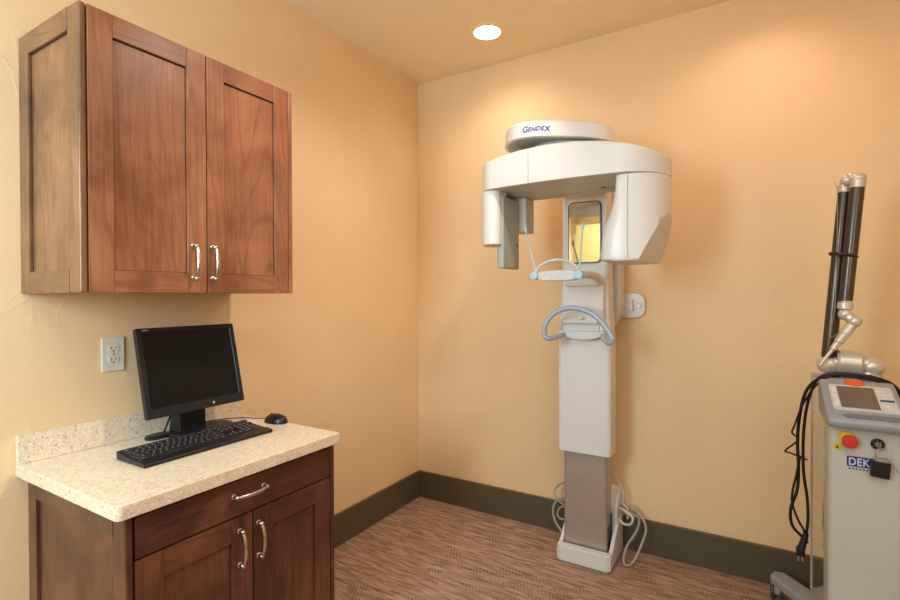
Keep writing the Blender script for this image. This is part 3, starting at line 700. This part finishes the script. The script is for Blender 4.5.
part('lock_barrel', b_, 'steel', ks)
b_ = bm_new(); prism(b_, rrect(2.149, 2.236, .817, .848, .004, 4), 'y', f0+.001, f0-.0015); pl = part('brand_plate', b_, 'plate', L, 'navy blue plate with pale lettering')
tb = text_bm('DEKA', .032, .0004, 1.08, .0007)
for v in tb.verts: v.co = Vector((2.1525+v.co.x*.80, f0-.0018+v.co.z, .8215+v.co.y))
part('brand_lettering', tb, 'ptext', pl, ang=20)
b_ = bm_new()
for k in range(8): bx(b_, 2.153+k*.0085, 2.153+k*.0085+.005, f0-.0006, f0+.001, .808, .812)
part('small_lettering', b_, 'plate', L)
# key with ring and fob hanging from the switch
KR = thing('key_fob', 'black key fob on a ring hanging from the key switch of the cart', 'keys', (ksx, f0-.012, ksz-.01))
b_ = bm_new(); bx(b_, ksx-.0012, ksx+.0012, f0-.034, f0-.0106, ksz-.010, ksz+.010, .0004); part('key', b_, 'steel', KR)
b_ = bm_new(); rc = Vector((ksx+.006, f0-.026, ksz-.024)); tube(b_, [rc+Vector((.0155*cos(a), .004*sin(a*2), .0185*sin(a))) for a in [2*pi*k/22 for k in range(23)]], .0013, 8, 0, 1); part('ring', b_, 'steel', KR)
b_ = bm_new(); bx(b_, ksx-.010, ksx+.024, f0-.024, f0-.011, ksz-.058, ksz-.038, .002); part('fob_cap', b_, 'steel', KR)
b_ = bm_new(); bx(b_, ksx-.017, ksx+.027, f0-.026, f0-.009, ksz-.094, ksz-.046, .002)
bmesh.ops.rotate(b_, cent=(ksx, f0, ksz-.05), matrix=Matrix.Rotation(.08, 3, 'Y'), verts=b_.verts[:]); part('fob', b_, 'black', KR)
b_ = bm_new(); tube(b_, [(ksx+.012, f0-.022, ksz-.030), (ksx+.03, f0-.016, ksz-.052), (ksx+.048, f0-.008, ksz-.078)], .0009, 6); part('fob_cord', b_, 'steel', KR)
# swivel base and articulated arm
b_ = bm_new(); cyl(b_, (2.235, -.50, 1.0205), (2.235, -.50, 1.064), .052, seg=30, bev=.004); part('arm_base', b_, 'cart', L)
b_ = bm_new()
cyl(b_, (2.158, -.50, 1.100), (2.232, -.50, 1.098), .044, seg=32, bev=.008)
cyl(b_, (2.232, -.50, 1.098), (2.245, -.50, 1.098), .028, seg=24)
ball(b_, (2.258, -.50, 1.090), .034, 1.1, 1, .95); cyl(b_, (2.258, -.5, 1.08), (2.245, -.5, 1.05), .026, seg=20)
part('arm_shoulder', b_, 'alu', L)
b_ = bm_new(); ball(b_, (2.138, -.50, 1.090), .036, 1.05, .9, .95); cyl(b_, (2.138, -.5, 1.090), (2.162, -.5, 1.098), .028, seg=20); part('elbow', b_, 'alu', L)
A0, A1 = Vector((2.137, -.50, 1.10)), Vector((2.180, -.50, 1.712))
C0, C1 = Vector((2.180, -.536, 1.318)), Vector((2.211, -.536, 1.716))
b_ = bm_new(); cyl(b_, A0, A1, .0235, .0185, 24); part('arm_tube', b_, 'carbon', L, 'long dark arm tube')
b_ = bm_new(); cyl(b_, C0, C1, .0205, .0215, 24); part('arm_tube', b_, 'carbon', L, 'dark arm tube folded against the longer one')
b_ = bm_new()
da, dc = (A1-A0).normalized(), (C1-C0).normalized()
cyl(b_, A1-da*.012, A1+da*.014, .021, seg=22, bev=.003); ball(b_, A1+da*.022, .016)
part('tube_end', b_, 'alu', L)
b_ = bm_new(); cyl(b_, C1-dc*.010, C1+dc*.020, .023, seg=22, bev=.003); ball(b_, C1+dc*.026, .020, 1.2, 1, .8); ball(b_, C1+Vector((-.030, 0, .022)), .018); tube(b_, [C1+dc*.026, C1+Vector((-.014, 0, .032)), C1+Vector((-.030, 0, .022))], .013, 12); part('tube_end', b_, 'alu', L)
b_ = bm_new(); tube(b_, [(2.1755+.037*cos(a), -.518+.044*sin(a), 1.478-.008*cos(a)) for a in [2*pi*k/28 for k in range(29)]], .0055, 10, 0, 1); part('strap', b_, 'rubber', L)
# wrist joints and hand piece
b_ = bm_new()
cyl(b_, C0-dc*.004, C0-dc*.03, .0225, seg=22, bev=.003); W1 = Vector((2.178, -.54, 1.272)); cyl(b_, C0-dc*.028, W1, .016, seg=18)
ball(b_, W1, .021); W2 = Vector((2.203, -.55, 1.248)); cyl(b_, W1, W2, .017, seg=18); ball(b_, W2, .021)
part('wrist_joint', b_, 'alu', L)
W3 = Vector((2.107, -.56, 1.092)); d = (W3-W2)
b_ = bm_new(); lathe(b_, W2, d, [(.015, .015), (.05, .017), (.052, .0145), (.085, .0145), (.088, .011), (.115, .010), (.118, .006), (d.length, .005)], 20); part('hand_piece', b_, 'alu', L)
b_ = bm_new(); tube(b_, [W2+d*.30+Vector((-.010, -.004, .012)), (2.139, -.54, 1.19), (2.143, -.535, 1.24), (2.150, -.535, 1.29), (2.155, -.525, 1.42), (2.158, -.522, 1.56), (2.158, -.52, 1.70), (2.152, -.52, 1.735)], .0011, 6); part('fibre', b_, 'fibre', L)
# base leg with caster (rear left and its mirror twin)
for s in (0, 1):
    fx = (lambda x: x) if not s else (lambda x: LX0+LX1-x)
    b_ = bm_new()
    prism(b_, [(fx(1.972), -.150), (fx(1.985), -.105), (fx(2.03), -.095), (fx(2.19), -.28), (fx(2.13), -.36)], 'z', .072, .112, .010, 0, 3); part('base_leg', b_, 'console', L)
    cxx = fx(2.0); b_ = bm_new()
    for dx in (-.024, .012): lathe(b_, (cxx+dx, -.125, .037), (1, 0, 0), [(0, .026), (.002, .036), (.010, .037), (.012, .034), (.0125, .018)], 26)
    ca = part('caster', b_, 'tyre', L)
    b_ = bm_new(); bx(b_, cxx-.0115, cxx+.0118, -.148, -.10, .03, .072, .004); cyl(b_, (cxx, -.125, .06), (cxx, -.125, .0755), .012, seg=16); part('caster_fork', b_, 'alu', ca)
b_ = bm_new(); bx(b_, LX0+.004, LX1-.004, -.78, -.285, .07, .129, .01); part('base_frame', b_, 'console', L)
for cxx in (LX0+.05, LX1-.05):
    b_ = bm_new()
    for dx in (-.024, .012): lathe(b_, (cxx+dx, -.70, .035), (1, 0, 0), [(0, .026), (.002, .034), (.010, .035), (.012, .032), (.0125, .018)], 26)
    bx(b_, cxx-.0115, cxx+.0118, -.72, -.68, .03, .0698, .003); part('caster', b_, 'tyre', L)

# power lead draped over the cart top and down its left side
def pc(pts, r): b_ = bm_new(); tube(b_, pts, r, 9, 0, 7); return part('power_cord', b_, 'rubber', L, 'black cord draped over the cart and down its left side')
pc0 = pc([(2.345, -.50, .86), (2.335, -.545, .95), (2.305, -.575, 1.025), (2.26, -.587, 1.052), (2.20, -.590, 1.062), (2.15, -.585, 1.060), (2.105, -.56, 1.045), (2.070, -.51, .985), (2.054, -.47, .88), (2.050, -.45, .78), (2.054, -.44, .68), (2.050, -.44, .60), (2.030, -.44, .52), (2.035, -.44, .46), (2.065, -.44, .425), (2.083, -.44, .405)], .0056)
pc([(2.350, -.48, .84), (2.340, -.53, .95), (2.31, -.565, 1.03), (2.26, -.575, 1.060), (2.20, -.577, 1.068), (2.14, -.572, 1.066), (2.098, -.55, 1.035), (2.075, -.51, .94), (2.066, -.48, .82), (2.068, -.46, .68), (2.080, -.45, .58), (2.083, -.45, .50), (2.078, -.45, .44)], .0052)
pc([(2.33, -.55, .97), (2.30, -.585, 1.04), (2.24, -.600, 1.066), (2.15, -.595, 1.066), (2.096, -.565, 1.02), (2.060, -.50, .93), (2.038, -.48, .85), (2.032, -.47, .82), (2.052, -.46, .795), (2.012, -.45, .745), (2.03, -.45, .738), (2.081, -.45, .720)], .0032)
pc([(2.056, -.48, .74), (2.046, -.46, .66), (2.036, -.45, .60), (2.034, -.45, .55), (2.052, -.45, .49), (2.070, -.45, .455), (2.074, -.45, .42)], .0042)
b_ = bm_new(); cyl(b_, (2.078, -.452, .445), (2.062, -.456, .385), .009, .013, 16, .002)
bx(b_, 2.046, 2.074, -.468, -.444, .358, .388, .004); pg = part('plug', b_, 'rubber', pc0)
b_ = bm_new()
for dx in (-.007, .006): bx(b_, 2.060+dx-.003, 2.060+dx+.003, -.457, -.455, .336, .359)
part('prong', b_, 'steel', pc0)

# ------------------------------------------------------------------ camera
cam = bpy.data.cameras.new('camera'); co = bpy.data.objects.new('camera', cam); COL.objects.link(co)
cam.sensor_width = 36; cam.lens = 36*495.0365/900; cam.clip_start = .05
yaw, pit, rol = .5431, -.009, -.003
f = Vector((-sin(yaw)*cos(pit), cos(yaw)*cos(pit), sin(pit))); r = Vector((cos(yaw), sin(yaw), 0)); u = r.cross(f)
r2 = r*cos(rol)+u*sin(rol); u2 = -r*sin(rol)+u*cos(rol)
mw = Matrix((r2, u2, -f)).transposed().to_4x4(); mw.translation = (1.8913, -2.7253, 1.3408); co.matrix_world = mw
SC.camera = co

# ------------------------------------------------------------------ light
def area(name, loc, target, size, size_y, e, col):
    l = bpy.data.lights.new(name, 'AREA'); l.shape = 'RECTANGLE'; l.size = size; l.size_y = size_y; l.energy = e; l.color = col
    o = bpy.data.objects.new(name, l); COL.objects.link(o); o.location = loc
    o.rotation_euler = (Vector(target)-Vector(loc)).to_track_quat('-Z', 'Y').to_euler(); return o
def spot(name, loc, e, col, ang=110, blend=.6, rad=.05):
    l = bpy.data.lights.new(name, 'SPOT'); l.energy = e; l.color = col; l.spot_size = radians(ang); l.spot_blend = blend; l.shadow_soft_size = rad
    o = bpy.data.objects.new(name, l); COL.objects.link(o); o.location = loc; return o
# two recessed cans by the back wall, one can aimed at the counter, a lamp in the hall; the other area lights are unseen fill, added to brighten the room
spot('lamp_corner', (LX, LY, H-.03), 17, (1, .78, .69), 150, 1)
spot('lamp_right', (1.95, LY, H-.03), 12.5, (1, .58, .45), 150, 1)
o_ = spot('lamp_counter', (1.55, -1.375, H-.03), 60, (1, .89, .83), 80, .8)
o_.rotation_euler = (Vector((.05, -1.15, .95))-o_.location).to_track_quat('-Z', 'Y').to_euler()
area('fill_room', (2.2, -2.9, H-.05), (2.2, -2.9, 0), 1.6, 1.6, 26, (.62, .88, 1))  # unseen soft fill added overhead as ambient light
area('lamp_hall', (.4, -4.85, H-.06), (.4, -4.85, 0), .8, .6, 26, (.92, 1, .86))
area('fill_left', (.75, -3.7, 1.7), (.05, -2.2, 1.4), .6, .9, 46, (.57, .80, 1))  # added fill, no real source, lifts the left wall and cabinet end
area('fill_high', (1.5, -3.6, 2.4), (1.3, -.6, 2.0), 1.2, .5, 4.5, (.6, .9, 1))  # weak unseen fill added towards the head of the x-ray unit
area('fill_bounce', (2.7, -2.6, 1.7), (2.0, -1.2, H), .8, .8, 6.5, (1, .72, .66))  # upward fill added to brighten the ceiling, not a fixture
w = bpy.data.worlds.new('world'); SC.world = w; w.use_nodes = True
w.node_tree.nodes['Background'].inputs[0].default_value = (1, .94, .82, 1); w.node_tree.nodes['Background'].inputs[1].default_value = .3
SC.view_settings.view_transform = 'Standard'; SC.view_settings.look = 'None'; SC.view_settings.exposure = 0
SC.cycles.caustics_reflective = False; SC.cycles.caustics_refractive = False
